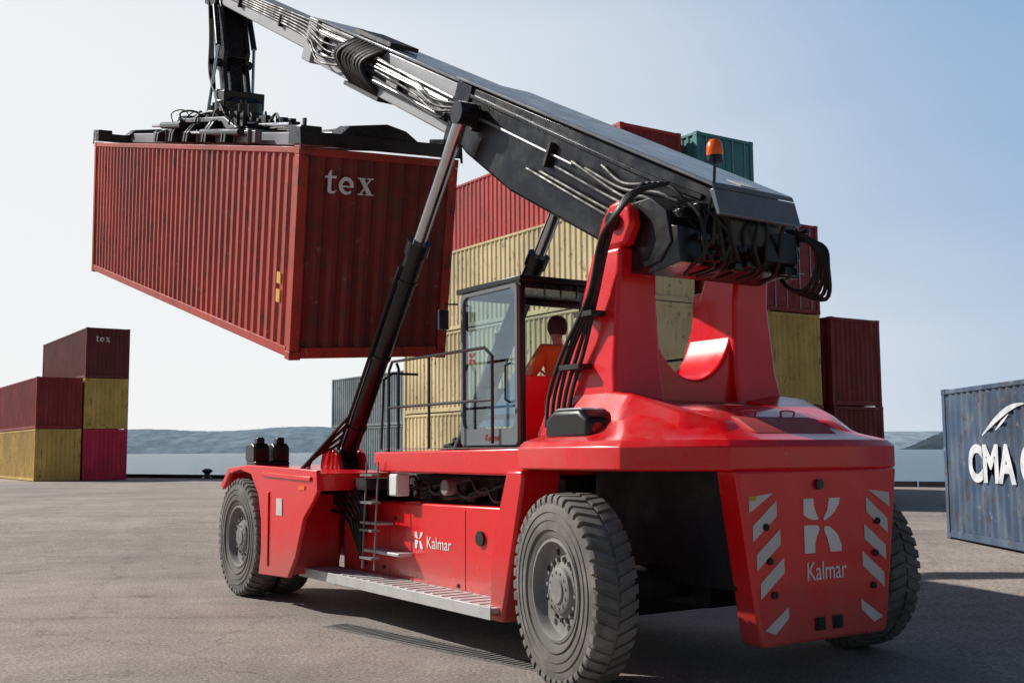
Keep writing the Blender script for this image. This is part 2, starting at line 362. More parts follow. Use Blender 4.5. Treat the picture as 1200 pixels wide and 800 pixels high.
ax=Vector((math.cos(yaw)*math.cos(pt),math.sin(yaw)*math.cos(pt),math.sin(pt)))
rr0=Vector((math.sin(yaw),-math.cos(yaw),0));uu0=rr0.cross(ax)
rtc=math.cos(rl)*rr0+math.sin(rl)*uu0;upc=-math.sin(rl)*rr0+math.cos(rl)*uu0
corner=Vector((-2.808,14.43,6.081))
org=corner+ax*(12.19/2)+rtc*1.22-upc*H
HC=Matrix((ax,-rtc,upc)).transposed().to_4x4();HC.translation=org
hc=container('rust',HC,12.19,H,'rust-red ribbed container held in the air by the spreader',endkey='rust_shaded_end')
texword(.235,(-12.19/2-.006,.84,2.30),(0,-1,0),(0,0,1),hc)
for z0_,z1_ in ((.36,.58),(.62,.66)):
    t=MB();t.box(-12.19/2-.006,-12.19/2-.002,-.35,-.2,z0_,z1_);t.obj('decal',hc,('yellow',))
t=MB();t.box(-5.62,-5.49,1.214,1.222,1.0,1.16);t.obj('decal',hc,('yellow',))
t=MB();t.box(-5.62,-5.49,1.214,1.222,.74,.92);t.obj('decal',hc,('yellow',))
# stacks
AD=Vector((-.554,.832,0)).normalized();BD=Vector((AD.y,-AD.x,0))
def cm(base,L_,z,jit=0):
    o=Vector((base[0],base[1],0))+AD*(L_/2+jit)+BD*1.22
    m=Matrix((AD,-BD,Vector((0,0,1)))).transposed().to_4x4();m.translation=(o.x,o.y,z);return m
G='shipping containers stacked on the quay'
P0=Vector((3.4,31.2,0))
cols=[(0,13.72,['yellow','yellow','yellow','red']),(1,12.19,['ochre','yellow','darkred','teal']),(2,12.19,['darkred','ochre','darkred']),(3,12.19,['darkred','darkred'])]
desc={'yellow':'pale yellow ribbed container in a tall quay stack','red':'faded red container on top of a stack','ochre':'ochre yellow container in a quay stack','teal':'teal container on top of the tall stack','darkred':'dark red container in a quay stack','grey':'grey ribbed container stacked by the sea','maroon':'maroon container stacked by the water','pink':'crimson container at the bottom of a stack','navy':'navy blue'}
for ci,L_,ks in cols:
    for r,k in enumerate(ks):
        off=BD*(ci*2.70+(.25 if ci==3 else 0))
        if r==3: off=BD*(ci*2.62+.55)+AD*1.1
        container(k,cm(P0+off,L_-(1.1 if r==3 else 0),.505+r*2.903,random.uniform(-.05,.05)),L_-(1.1 if (r==3 and ci==0) else 0),2.9 if r<3 else 2.59,desc[k],G,door_near=(ci==2 and r==2) or (ci,r)==(1,3),endkey='darkred' if k=='red' else None)
for r in range(2): container('grey',cm(Vector((-4,55.9,0)),12.19,.505+r*2.903),12.19,2.9,desc['grey'],G)
PL=Vector((-24.3,63,0))
for k,r in (('pink',0),('ochre',1),('maroon',2)):
    c=container(k,cm(PL,12.19,.505+r*2.903),12.19,2.9,desc[k],G)
    if r==2: texword(.26,(-6.10,.70,2.1),(0,-1,0),(0,0,1),c)
for k,r in (('ochre',0),('darkred',1)):
    container(k,cm(PL-BD*2.56,12.19,.505+r*2.903),12.19,2.9,desc[k],G)
    container('maroon' if r else 'ochre',cm(PL-BD*2.56+AD*12.6,12.19,.505+r*2.903),12.19,2.9,desc['maroon' if r else 'ochre'],G)
m4=Matrix(((0,-1,0,8.5+1.22),(1,0,0,22-6.095),(0,0,1,.27),(0,0,0,1)))
cn=container('navy',m4,12.19,2.9,'weathered navy blue shipping container with white lettering',None)
text('lettering','CMA CGM',4.05,.70,(2.88,1.22,1.12),(-1,0,0),(0,0,1),cn,'wornwhite',.045)
t=MB()
def swoosh(pts,wd):
    n=len(pts);vs=[]
    for i,(a,b_) in enumerate(pts):
        w_=wd*math.sin(math.pi*(.04+.94*i/(n-1)) )+.01
        vs+=[(a,1.222,b_-w_/2),(a,1.222,b_+w_/2)]
    t.add(vs,[(2*i,2*i+2,2*i+3,2*i+1) for i in range(n-1)])
swoosh([(4.25-1.7*i/14,1.98+.50*math.sin(i/14*1.6)) for i in range(15)],.11)
swoosh([(3.7-.55*i/8,2.06+.26*i/8) for i in range(9)],.05)
t.obj('logo',cn,('wornwhite',))
# ------------------------------------------------------------------ quay furniture
for X in (-18,-12,-6.5,17.5,24):
    Y=edge(X)-.9;z=gz(X,Y)
    e=empty('mooring_bollard',None,Matrix.Translation((X,Y,z)),'black cast-iron mooring bollard on the quay edge','bollard','bollards along the quay')
    MB().lathe([(.0,0),(.34,0),(.34,.05),(.2,.1),(.17,.3),(.3,.42),(.32,.5),(.2,.58),(0,.6)],axis='z',seg=20).obj('post',e,('black',),smooth=True)
kb=MB()
for X in range(-60,40,4):
    a,b_=Vector((X,edge(X)-.25,.5)),Vector((X+3.9,edge(X+3.9)-.25,.5))
    d=(b_-a).normalized();nn=Vector((-d.y,d.x,0))*.15
    vs=[a-nn,b_-nn,b_+nn,a+nn];kb.add([(v.x,v.y,gz(v.x,v.y)-.05) for v in vs]+[(v.x,v.y,gz(v.x,v.y)+.22) for v in vs],[(0,1,2,3),(7,6,5,4),(0,4,5,1),(1,5,6,2),(2,6,7,3),(3,7,4,0)])
o=kb.obj('quay_kerb',mats=('dark',));o['kind']='structure'
e=MB();a=Vector((-2.1,13.3,0));b_=Vector((1.2,9.6,0));d=(b_-a).normalized();nn=Vector((-d.y,d.x,0));ln=(b_-a).length
Dm=frame(a+Vector((0,0,.004)),d,nn)
k=0
e.box(0,ln,-.17,-.14,0,.006);e.box(0,ln,.14,.17,0,.006)
while k<ln: e.box(k,k+.035,-.14,.14,0,.005);k+=.085
e.box(0,ln,-.14,.14,-.003,.001,1)
o=e.obj('drain_grate',mats=('rim','dark'));o.matrix_world=Dm;o['kind']='structure'
# ------------------------------------------------------------------ reach stacker
V=empty('reach_stacker',None,Matrix.Translation((2.073,10.61,0))@Matrix.Rotation(2.149,4,'Z'),'red reach stacker lifting a rust-red container, cab occupied','reach stacker')
Wb=7.84
def klogo(s,mirror=False):
    c=MB()
    def q(p): c.prism([(a*s,b_*s) for a,b_ in p],'z',0,.004)
    q([(0,1),(.27,1),(.28,.86),(.33,.73),(.40,.62),(.28,.60),(.14,.63),(0,.70)])
    q([(0,0),(.27,0),(.28,.16),(.33,.30),(.41,.42),(.38,.50),(.22,.51),(0,.51)])
    q([(.70,1),(1.0,1),(.95,.87),(.84,.74),(.70,.65),(.56,.585),(.52,.62),(.64,.77)])
    q([(.70,0),(1.0,0),(1.0,.12),(.92,.29),(.80,.40),(.67,.475),(.56,.48),(.53,.42),(.62,.26)])
    return c
def wheel_parts():
    t=MB();half=[(.43,.155),(.47,.182),(.56,.198),(.66,.198),(.74,.192),(.79,.172),(.808,.10)]
    prof=half+[(.81,0)]+[(r,-y) for r,y in reversed(half)]
    t.lathe(prof,seg=72)
    N=44
    for s in (1,-1):
        for i in range(N):
            a0=2*math.pi*(i+(.5 if s<0 else 0))/N+random.uniform(-.010,.010);wd=2*math.pi/N*random.uniform(.28,.33);wr=random.uniform(-.004,.002)
            sec=[(.738,.194,.0),(.765,.202,.0),(.80,.196,.0),(.820+wr,.174,.0),(.830+wr,.015,.08),(.80,.015,.08)]
            vs=[]
            for sg in (-1,1):
                for r,y,sk in sec:
                    a=a0+sk*1.0+sg*wd;vs.append((r*math.cos(a),s*y,r*math.sin(a)))
            n=6;t.add(vs,[tuple(range(n)),tuple(range(2*n-1,n-1,-1))]+[(k,(k+1)%n,n+(k+1)%n,n+k) for k in range(n)])
    for rr in (.52,.60,.67): t.lathe([(rr-.006,.191),(rr,.206),(rr+.006,.191)],seg=72)
    r=MB()
    r.lathe([(.445,.15),(.44,.175),(.415,.18),(.402,.16),(.395,.12),(.385,.09),(.36,.08),(.24,.08),(.235,.095),(.205,.10),(.195,.13),(.175,.14),(.12,.145),(.11,.16),(.0,.165)],seg=48)
    r.lathe([(.43,-.16),(.40,-.16),(.38,-.05),(.385,.09)],seg=48)
    for i in range(16):
        a=2*math.pi*i/16;c=Vector((.262*math.cos(a),.08,.262*math.sin(a)));r.tube([c,c+Vector((0,.035,0))],.018,6);r.tube([c,c+Vector((0,.006,0))],.026,10,1)
    for i in range(12):
        a=2*math.pi*(i+.5)/12;c=Vector((.152*math.cos(a),.13,.152*math.sin(a)));r.tube([c,c+Vector((0,.02,0))],.013,6)
    for i in range(8):
        a=2*math.pi*(i+.5)/8;c=Vector((.328*math.cos(a),.06,.328*math.sin(a)));r.tube([c,c+Vector((0,.0235,0))],.030,16,1)  # dark discs paint the shaded depth of the rim cutouts
    to=t.obj('tyre',None,('tyre',),smooth=True,ang=40);ro=r.obj('rim',None,('rim','dark'),smooth=True,ang=40)
    return to,ro
T0,R0=wheel_parts()
first=True
for x,y,side,steer in ((.14,1.78,1,-9),(.14,-1.78,-1,-9),(Wb,1.88,1,0),(Wb,1.40,1,0),(Wb,-1.88,-1,0),(Wb,-1.40,-1,0)):
    mw=Matrix.Translation((x,y,.830))@Matrix.Rotation(R(steer)+(math.pi if side<0 else 0),4,'Z')@Matrix.Rotation(random.uniform(0,6),4,'Y')
    e=empty('wheel',V,mw)
    for o in (T0,R0):
        c=o if first else o.copy()
        if not first: COL.objects.link(c)
        c.parent=e
    first=False
MB().tube([(.14,-1.5,.83),(.14,1.5,.83)],.16,16).box(-.2,.4,-.5,.5,.6,1.1).obj('axle',V,('dark',),bevel=.02)
MB().tube([(Wb,-1.5,.83),(Wb,1.5,.83)],.24,16).box(Wb-.35,Wb+.35,-.55,.55,.5,1.2).obj('axle',V,('dark',),bevel=.02)
c=MB()
c.prism([(1.25,.42),(5.9,.42),(5.9,1.40),(1.25,1.45)],'y',1.02,1.30)
c.prism([(1.25,.42),(5.9,.42),(5.9,1.40),(1.25,1.45)],'y',-1.30,-1.02)
c.box(5.6,8.9,-.8,.8,.55,1.5)
c.obj('chassis',V,('red',),bevel=.025)
c=MB();c.box(.9,5.7,-.9,.9,.40,1.2);c.box(1.3,5.6,-1.0,1.0,1.2,1.75)  # lower box hung low to block light beneath the machine; upper box is machinery
for i in range(16):
    x=1.5+i*.25;c.box(x,x+random.uniform(.08,.22),1.0,1.0+random.uniform(.04,.2),1.46,1.46+random.uniform(.08,.27))
c.obj('engine_and_shade_block',V,('dark',),bevel=.02)
for i in range(9):
    c=MB();x=1.6+.33*i;z=1.52+random.uniform(0,.12);c.hose([(x,1.18,z),(x+.3,1.25,z-.03),(x+.55,1.2,z+.10),(x+.9,1.22,z)],.018,6)
    c.obj('hydraulic_hose',V,('rubber',),smooth=True)
c=MB();c.tube([(3.15,1.1,1.62),(3.15,1.34,1.62)],.09,20);c.obj('air_filter',V,('rim',),bevel=.01,smooth=True)
c=MB();c.box(4.0,4.20,1.32,1.50,1.50,1.76);c.obj('service_box',V,('white',),bevel=.02)
for x,z in ((5.2,.62),(4.7,.62),(2.2,.6),(1.8,1.2),(5.4,1.18),(4.4,1.22),(2.9,.56)):
    MB().tube([(x,1.30,z),(x,1.315,z)],.022,10).obj('access_cover',V,('dark',),smooth=True)
MB().tube([(2.42,1.30,1.10),(2.42,1.33,1.10)],.08,20).obj('access_cover',V,('dark',),smooth=True)
for x in (4.55,2.75,1.75): MB().box(x,x+.03,1.301,1.306,.46,1.38).obj('chassis_rib',V,('red',))
c=MB();c.box(3.95,4.9,1.301,1.50,.80,.84);c.obj('step',V,('step',),bevel=.01)
c=MB();c.box(4.45,4.95,1.301,1.52,1.14,1.17);c.obj('step',V,('step',),bevel=.008)
c=MB();c.prism([(1.2,1.78),(4.45,1.78),(4.6,1.88),(4.6,2.02),(1.2,2.05)],'y',-1.5,1.5);c.obj('deck',V,('red',),bevel=.02)
c=MB();c.box(1.25,4.55,-1.45,1.45,2.052,2.06);c.obj('deck_plate',V,('rim',))
for s in (1,-1):
    c=MB();pr=[(7.0,.38),(5.95,.42),(5.70,.70),(5.45,1.20),(5.15,1.42),(5.02,1.55),(5.05,1.80),(6.9,1.84),(7.5,1.85),(8.3,1.80),(8.62,1.55),(8.55,1.48),(8.25,1.72),(7.8,1.78),(7.35,1.72),(7.05,1.45),(6.93,1.1),(6.92,.7)]
    c.prism(pr,'y',*sorted((s*2.06,s*2.0)))
    c.prism([(7.0,1.80),(5.05,1.76),(5.05,1.55),(6.6,1.50),(6.9,.5),(6.96,.5),(7.1,1.45),(7.4,1.73),(7.8,1.79),(8.3,1.73),(8.5,1.5),(8.56,1.55),(8.3,1.79),(7.5,1.84)],'y',*sorted((s*1.995,s*.9)))
    c.box(6.0,6.88,*sorted((s*1.99,s*1.31)),.45,1.47)
    c.prism([(6.85,1.70),(5.2,1.66),(5.2,1.72),(6.85,1.76)],'y',*sorted((s*2.062,s*2.085)))
    c.prism([(6.7,.52),(6.62,.52),(6.62,1.5),(6.7,1.5)],'y',*sorted((s*2.062,s*2.08)))
    c.obj('fender',V,('red',),bevel=.02,seg=2)
    c=MB();c.box(4.6,4.9,*sorted((s*1.1,s*1.6)),1.56,1.70)
    for i in range(7): c.hose([(5.3+.1*i,s*1.32,1.66),(5.1+.1*i,s*1.52,1.68-.04*i),(4.8+.07*i,s*1.55,1.45-.05*i),(4.95+.09*i,s*1.42,1.15),(5.3,s*1.32,.98-.05*i)],.022,6)
    c.obj('hydraulic_hose',V,('rubber',),smooth=True)
    c=MB();c.box(7.55,7.95,*sorted((s*1.40,s*1.92)),1.83,1.90)
    for yy in (1.50,1.80):
        c.prism([(7.62,1.88),(7.62,2.10),(7.72,2.16),(7.98,2.14),(8.0,1.92),(7.9,1.88)],'y',s*yy-.12,s*yy+.12);c.box(7.66,7.80,s*yy-.06,s*yy+.06,2.14,2.24)
    c.obj('work_light',V,('black',),bevel=.025)
c=MB();c.box(6.15,6.35,2.062,2.07,1.20,1.42);c.obj('decal',V,('reflect',))
c=MB();c.box(5.4,5.6,2.062,2.072,1.55,1.60);c.obj('side_marker_light',V,('orangelens',))
c=MB();c.box(1.45,6.2,1.31,1.78,.47,.52)
for i in range(24): c.box(1.55+i*.19,1.62+i*.19,1.36,1.74,.521,.528)
c.box(1.45,6.2,1.785,1.80,.41,.53);c.obj('step_board',V,('step',),bevel=.004)
for s in (1,-1):
    c=MB();c.prism([(1.62,.38),(1.40,.38),(1.17,1.2),(1.02,1.75),(1.04,1.84),(1.3,1.84),(1.5,1.35),(1.62,.9)],'y',*sorted((s*1.25,s*1.70)));c.obj('mudguard',V,('red',),bevel=.03)
# counterweight cover
outl=[(1.22,0),(1.22,.8),(1.22,1.58),(1.10,1.70),(.6,1.735),(-.1,1.735),(-.42,1.68),(-.66,1.50),(-.95,1.18),(-1.06,1.04),(-1.10,.88),(-1.115,.45),(-1.12,0)]
outl=outl+[(x,-y) for x,y in outl[-2:0:-1]]
def ring(sx,sy,z,cx=.55):
    return [((x-cx)*sx+cx,y*sy,z) for x,y in outl]
c=MB();rings=[ring(.985,.985,1.845),ring(1,1,1.86),ring(1,1,2.05),ring(.965,.97,2.105),ring(.82,.86,2.17),ring(.60,.68,2.36),ring(.40,.5,2.44),ring(.1,.2,2.46)]
n=len(outl);c.v=[p for rg in rings for p in rg]
for i in range(len(rings)-1):
    for k in range(n): c.f.append((i*n+k,i*n+(k+1)%n,(i+1)*n+(k+1)%n,(i+1)*n+k));c.m.append(0)
c.f.append(tuple(range(n)));c.m.append(0);c.f.append(tuple((len(rings)-1)*n+k for k in range(n)));c.m.append(0)
c.obj('counterweight',V,('redtop',),bevel=.018,ang=14,seg=2)
for s in (1,-1):
    c=MB()
    def lo(x,y,z): return Vector((x,s*y,z))
    A=[lo(1.15,.55,2.40),lo(1.15,1.28,2.17),lo(.1,1.42,2.13),lo(-.62,1.16,2.11),(lo(-.90,.84,2.10)),lo(-.86,.52,2.11)]
    T=[lo(1.10,.58,2.70),lo(1.05,1.06,2.66),(lo(.1,1.10,2.55)),lo(-.42,.94,2.36),lo(-.66,.74,2.27),lo(-.62,.56,2.29)]
    n=6;c.add(A+T,[tuple(range(n)),tuple(range(2*n-1,n-1,-1))]+[(k,(k+1)%n,n+(k+1)%n,n+k) for k in range(n)])
    c.obj('hood_shoulder',V,('redtop',),bevel=.045,seg=3,ang=14)
c=MB();c.prism([(-.86,2.16),(-.62,2.30),(.40,2.50),(.40,2.44),(-.6,2.22)],'y',-.51,.51);c.obj('service_hatch',V,('dustred',),bevel=.012)
for yy in (-.25,.25):
    c=MB();c.hose([(-.5,yy-.08,2.33),(-.5,yy-.08,2.37),(-.5,yy+.08,2.37),(-.5,yy+.08,2.33)],.009,6);c.obj('handle',V,('red',),smooth=True)
c=MB();c.box(-.9,1.0,-.85,.85,.85,1.835);c.obj('wheel_well',V,('dark',))
c=MB()
c.prism([(-.77,.40),(.74,.40),(.78,.47),(1.01,1.853),(-1.01,1.853),(-.81,.47)],'x',-1.10,-.85)
c.obj('tail_panel',V,('red',),bevel=.03,seg=3)
xp=-1.103
for s in (1,-1):
    for i in range(5):
        c=MB()
        zc=.60+i*.235
        yo=.73+.155*(zc-.5)-.01;yi=yo-.28
        pts=[(yo,zc-.04),(yi,zc+.16),(yi,zc+.29),(yo,zc+.09)]
        if i==0: pts=[(yo-.12,zc-.10),(yi,zc+.02),(yi,zc+.11),(yo,zc-.06)]
        c.add([(xp,s*a,min(1.66,b_)) for a,b_ in pts]+[(xp-.003,s*a,min(1.66,b_)) for a,b_ in pts],[(0,1,2,3),(7,6,5,4),(0,4,5,1),(1,5,6,2),(2,6,7,3),(3,7,4,0)])
        c.obj('hazard_stripe',V,('reflect',))
o=klogo(.46).obj('logo',V,('white',));o.matrix_local=frame((xp,.24,1.14),(0,-1,0),(0,0,1))
text('lettering','Kalmar',.49,.155,(xp,-.03,.91),(0,-1,0),(0,0,1),V,'white',.0)
o=klogo(.19).obj('logo',V,('white',));o.matrix_local=frame((3.90,1.303,.90),(-1,0,0),(0,0,1))
text('lettering','Kalmar',.56,.13,(3.33,1.303,.92),(-1,0,0),(0,0,1),V,'white',.0)
for yy,zz in ((.62,.82),(.66,1.10),(.70,1.38),(-.62,.82),(-.66,1.10),(-.70,1.38)):
    MB().tube([(xp+.01,yy,zz),(xp-.02,yy,zz)],.03,14).obj('tail_light',V,('dark',),smooth=True)
for yy in (.08,-.14):
    c=MB();c.box(xp-.012,xp+.01,yy-.06,yy+.06,.49,.60,0);c.box(xp-.018,xp-.012,yy-.04,yy+.04,.505,.585,1);c.obj('number_plate_light',V,('black','dark'),bevel=.005)
MB().tube([(xp+.01,.05,1.72),(xp-.03,.05,1.72)],.045,14).obj('camera_housing',V,('black',),smooth=True)
MB().box(xp-.004,xp,.80,.88,1.60,1.64).obj('decal',V,('yellow',))
for s in (1,-1):
    e=MB();e.prism([(.86,2.12),(.86,2.32),(.72,2.40),(.32,2.40),(.18,2.30),(.18,2.12)],'y',*sorted((s*1.20,s*1.56)));e.obj('lamp_cluster',V,('black',),bevel=.05,seg=3)
    e=MB();e.prism([(.84,2.33),(.70,2.412),(.34,2.412),(.30,2.39),(.80,2.30)],'y',*sorted((s*1.24,s*1.52)));e.obj('lamp_cover',V,('cabgrey',),bevel=.01)
    for yy in (1.31,1.45):
        e=MB();e.lathe([(0,-.012),(.05,-.012),(.06,0),(0,0)],(.178,s*yy,2.22),16,0,'x');e.obj('lamp_lens',V,('redlens',),smooth=True)
# tower
leg=[(1.60,2.15),(1.30,2.8),(1.04,3.4),(.82,3.95),(.38,3.95),(.42,3.5),(.40,2.8),(.28,2.15)]
lug=[(.80,3.95),(.66,4.26),(.54,4.38),(.38,4.40),(.24,4.30),(.20,4.14),(.32,3.95)]
for s in (1,-1):
    c=MB()
    A=[(x,s*(1.00+.16*max(0,(3.4-z))/1.25),z) for x,z in leg];Bq=[(x,s*(.47+.06*(z-2.15)/1.8),z) for x,z in leg];n=len(leg)
    c.add(A+Bq,[tuple(range(n)),tuple(range(2*n-1,n-1,-1))]+[(k,(k+1)%n,n+(k+1)%n,n+k) for k in range(n)])
    c.prism(lug,'y',*sorted((s*.86,s*.998)))
    c.obj('boom_support',V,('red',),bevel=.04,seg=3)
MB().tube([(.46,-1.05,4.20),(.46,1.05,4.20)],.09,24).obj('pivot_pin',V,('black',),bevel=.01,smooth=True)
c=MB();n=24
arc=[(.56*math.cos(math.pi+math.pi*i/n),3.50+.78*math.sin(math.pi+math.pi*i/n)) for i in range(n+1)]
poly=[(-1.0,2.15),(1.0,2.15),(.9,3.5),(.575,3.7)]+[(a,b_) for a,b_ in reversed(arc)]+[(-.575,3.7),(-.9,3.5)]
c.prism(poly,'x',.47,1.12);c.obj('cross_member',V,('red',),bevel=.04,seg=3)
c=MB()
rn=random.Random(11)
for i in range(5):
    y=1.08+.025*i;j1=rn.uniform(-.03,.03)
    c.hose([(-.05+.03*i,.75+.05*i,4.50),(.12,y+.04,4.36-.04*i),(.42+j1,y+.02,4.0),(.64-j1,y,3.5),(.80+.05*i+j1,y+.04,3.0),(.95+.06*i,y+.08,2.6),(1.0+.05*i,y+.12,2.25)],.021,8)
c.box(.58,.86,1.03,1.20,3.3,3.35);c.box(.74,1.06,1.08,1.24,2.8,2.85)
c.obj('hydraulic_hose',V,('rubber',),smooth=True)
# boom
bo=Vector((-.8,0,4.17));ang=R(27.7);yw=R(3.2)
d=Vector((math.cos(ang)*math.cos(yw),math.cos(ang)*math.sin(yw),math.sin(ang)));l=Vector((-math.sin(yw),math.cos(yw),0));nrm=d.cross(l)
BM=Matrix((d,l,nrm)).transposed().to_4x4();BM.translation=bo
B=empty('boom',V,BM)
def sec(prof,hw):
    c=MB();c.prism(prof,'y',-hw,hw);return c
c=sec([(.55,.03),(.40,-.10),(.30,-.45),(.42,-.66),(1.0,-.84),(1.8,-.96),(3.6,-.95),(4.7,-.80),(5.1,-.68),(5.1,.0)],.47)
c.obj('outer_section',B,('black',),bevel=.035)
c=MB();c.prism([(.42,.03),(.47,.07),(5.2,.05),(5.25,0.012)],'y',-.56,.56)
c.prism([(.42,.03),(.24,-.16),(.28,-.19),(.48,.0)],'y',-.56,.56)
c.obj('top_plate',B,('grey',),bevel=.012)
c=MB()
for s in (1,-1): c.prism([(.6,-.08),(1.5,-.12),(4.9,-.1),(4.9,-.15),(1.5,-.17),(.6,-.14)],'y',*sorted((s*.471,s*.50)))
c.prism([(4.9,.0),(5.25,.0),(5.25,-.76),(4.9,-.76)],'y',-.5,.5)
c.obj('stiffener',B,('black',),bevel=.01)
c=sec([(4.5,-.06),(10.1,-.04),(10.1,-.66),(4.5,-.73)],.36);c.prism([(9.85,-.02),(10.2,-.02),(10.2,-.70),(9.85,-.70)],'y',-.40,.40)
c.obj('middle_section',B,('silver',),bevel=.02)
c=sec([(9.8,-.12),(15.1,-.10),(15.1,-.50),(9.8,-.57)],.26);c.obj('inner_section',B,('silver',),bevel=.02)
c=MB();c.prism([(5.1,.012),(9.9,.0),(9.9,-.03),(5.1,-.04)],'y',-.42,.42);c.obj('top_plate',B,('grey',),bevel=.01)
for z,t0,t1,r_ in ((-.34,2.6,9.0,.016),(-.24,5.3,7.9,.018),(-.30,5.4,8.0,.018)):
    c=MB();c.tube(([(t0,.49,z-.01),(5.3,.49,z+.02)] if t0<5 else [(t0,.47,z)])+[(t1,.44,z+.05)],r_,8)
    c.obj('hydraulic_pipe',B,('pipe',),smooth=True)
c=MB();c.tube([(5.4,.42,-.52),(9.5,.42,-.48)],.05,12);c.obj('extension_cylinder',B,('black',),smooth=True)
c=MB();c.tube([(7.6,.42,-.18),(9.8,.42,-.16)],.035,12);c.obj('extension_cylinder',B,('chrome',),smooth=True)
for i in range(6):
    z=-.24-.07*i+rn.uniform(-.03,.03);c=MB();c.hose([(.5,.48+.03*i,-.35-.05*i),(1.0+rn.uniform(-.1,.2),.60+.03*i,-.12-.09*i),(1.6,.54+rn.uniform(0,.05),z-.05),(2.1+.25*i,.50,z+rn.uniform(-.04,.04))],.022,8)
    c.obj('hydraulic_hose',B,('rubber',),smooth=True)
for i in range(4):
    c=MB();c.hose([(4.7+.2*i,.5,-.2-.08*i),(5.5+rn.uniform(-.2,.2),.54+.015*i,-.34-.06*i),(6.4+rn.uniform(-.3,.3),.46,-.24-.08*i),(7.8,.45,-.16-.09*i)],.018,8)
    c.obj('hydraulic_hose',B,('rubber',),smooth=True)
c=MB()
for i in range(9):
    t0=7.5+.115*i;wv_=rn.uniform(-.01,.03)
    c.tube([(t0+.30*math.sin(q)**2,.30+(.22+wv_)*math.sin(q),.02-.72*(k/14)) for k,q in [(k,math.pi*k/14) for k in range(15)]],.042,8)
c.box(7.45,8.6,-.1,.36,.02,.08);c.box(7.45,8.6,-.1,.36,-.76,-.70)
c.obj('hose_bundle',B,('rubber',),smooth=True)
c=MB()
for i in range(6):
    c.hose([(8.6,.42,-.5+.08*i),(9.2+rn.uniform(-.1,.1),.50+rn.uniform(0,.05),-.58+.1*i),(9.9,.44,-.42+.07*i),(10.6,.34,-.34+.05*i),(12.5,.29,-.32+.04*i),(14.7,.29,-.32+.04*i)],.018,8)
c.obj('hydraulic_hose',B,('rubber',),smooth=True)
for tt in (3.0,4.6,6.8,9.4,11.5,13.5):
    w_=.50 if tt<5.1 else (.41 if tt<10 else .30);c=MB();c.box(tt,tt+.05,w_-.05,w_+.04,-.50 if tt<10 else -.40,-.22);c.obj('pipe_clamp',B,('dark',),bevel=.008)
# black pivot housing
c=MB();c.prism([(.80,4.38),(.1,4.38),(-.12,4.22),(-.18,3.92),(-.02,3.76),(.40,3.70),(.85,3.97)],'y',-.85,.85)
c.prism([(-.16,4.18),(-.34,4.10),(-.36,3.80),(-.16,3.74)],'y',-.62,-.2)
c.prism([(-.1,4.32),(-.30,4.20),(-.30,3.98),(-.14,3.9)],'y',.10,.45)
c.prism([(-.1,4.10),(-.26,4.05),(-.28,3.72),(.2,3.66)],'y',.55,.83)
rn=random.Random(3)
for i in range(60):
    x=rn.uniform(-.32,-.12);y=rn.uniform(-.82,.74);z=rn.uniform(3.66,4.22);a=rn.uniform(.025,.08);c.box(x-.05,x+a,y,y+a*rn.uniform(.8,2.4),z,z+a)
c.obj('pivot_bracket',V,('black',),bevel=.010)
for i,y in enumerate((.74,.68,.58,.50,.40,.30,.05,-.08,-.25)):
    c=MB();c.hose([(-.05,y,4.35),(-.32-.015*i,y+rn.uniform(-.10,.10),4.2),(-.40,y-rn.uniform(.0,.18),3.95+rn.uniform(-.1,.1)),(-.27,y-rn.uniform(.05,.3),3.72),(.1,y-.3,3.68)],rn.uniform(.015,.024),8)
    c.obj('hydraulic_hose',V,('rubber',),smooth=True)
for i in range(5):
    q0=.03*i;c=MB()
    c.hose([(-.1,-.50-.05*i,4.12),(-.34-q0,-.64-.05*i,4.12-q0),(-.46-q0,-.78,3.88-q0),(-.30-q0,-.80-.03*i,3.60-q0),(-.05,-.82,3.62),(.15,-.84,3.85)],.022,8)
    c.obj('hydraulic_hose',V,('rubber',),smooth=True)
MB().box(.55,.75,-.12,.1,.071,.077).obj('decal',B,('white',))
c=MB();c.prism([(14.7,.02),(15.35,-.0),(15.45,-.3),(15.3,-.62),(14.7,-.62)],'y',-.34,.34);c.obj('head_block',B,('black',),bevel=.03)
# spreader
CT=V.matrix_world.inverted()@ (HC@Matrix.Translation((0,0,H)))
SPR=empty('spreader',V,CT)
tip=(V.matrix_world@BM)@Vector((15.05,0,-.35));tl=(HC@Matrix.Translation((0,0,H))).inverted()@tip
c=MB()
top=Vector((tl.x,tl.y,tl.z));bot=Vector((.15,0,.90))
ax2=(top-bot);Lm=ax2.length
fm=frame(bot,ax2.normalized(),Vector((0,1,0)))
for s in (1,-1):
    c.prism([(0,-.12),(.3,-.16),(Lm*.30,-.16),(Lm*.36,-.30),(Lm*.80,-.30),(Lm*.86,-.18),(Lm+.2,-.1),(Lm+.2,.14),(Lm*.8,.26),(Lm*.36,.26),(Lm*.30,.12),(0,.1)],'y',*sorted((s*.17,s*.25)),M4=fm)
c.box(Lm*.32,Lm*.9,-.17,.17,-.24,.22,0,fm);c.box(0,Lm*.33,-.12,.12,-.12,.10,0,fm)
c.tube([fm@Vector((Lm,-.32,0)),fm@Vector((Lm,.32,0))],.10,16);c.tube([fm@Vector((.08,-.40,0)),fm@Vector((.08,.40,0))],.09,16);c.tube([fm@Vector((Lm*.33,-.33,0)),fm@Vector((Lm*.33,.33,0))],.08,16)
c.obj('suspension_mast',SPR,('black',),bevel=.012)
for s in (1,-1):
    c=MB();c.tube([fm@Vector((Lm*.82,s*.32,.16)),fm@Vector((Lm*.42,s*.34,.22))],.055,12);c.tube([fm@Vector((Lm*.42,s*.34,.22)),(.5,s*.42,.66)],.03,10,1)
    c.obj('damping_cylinder',SPR,('black','chrome'),smooth=True)
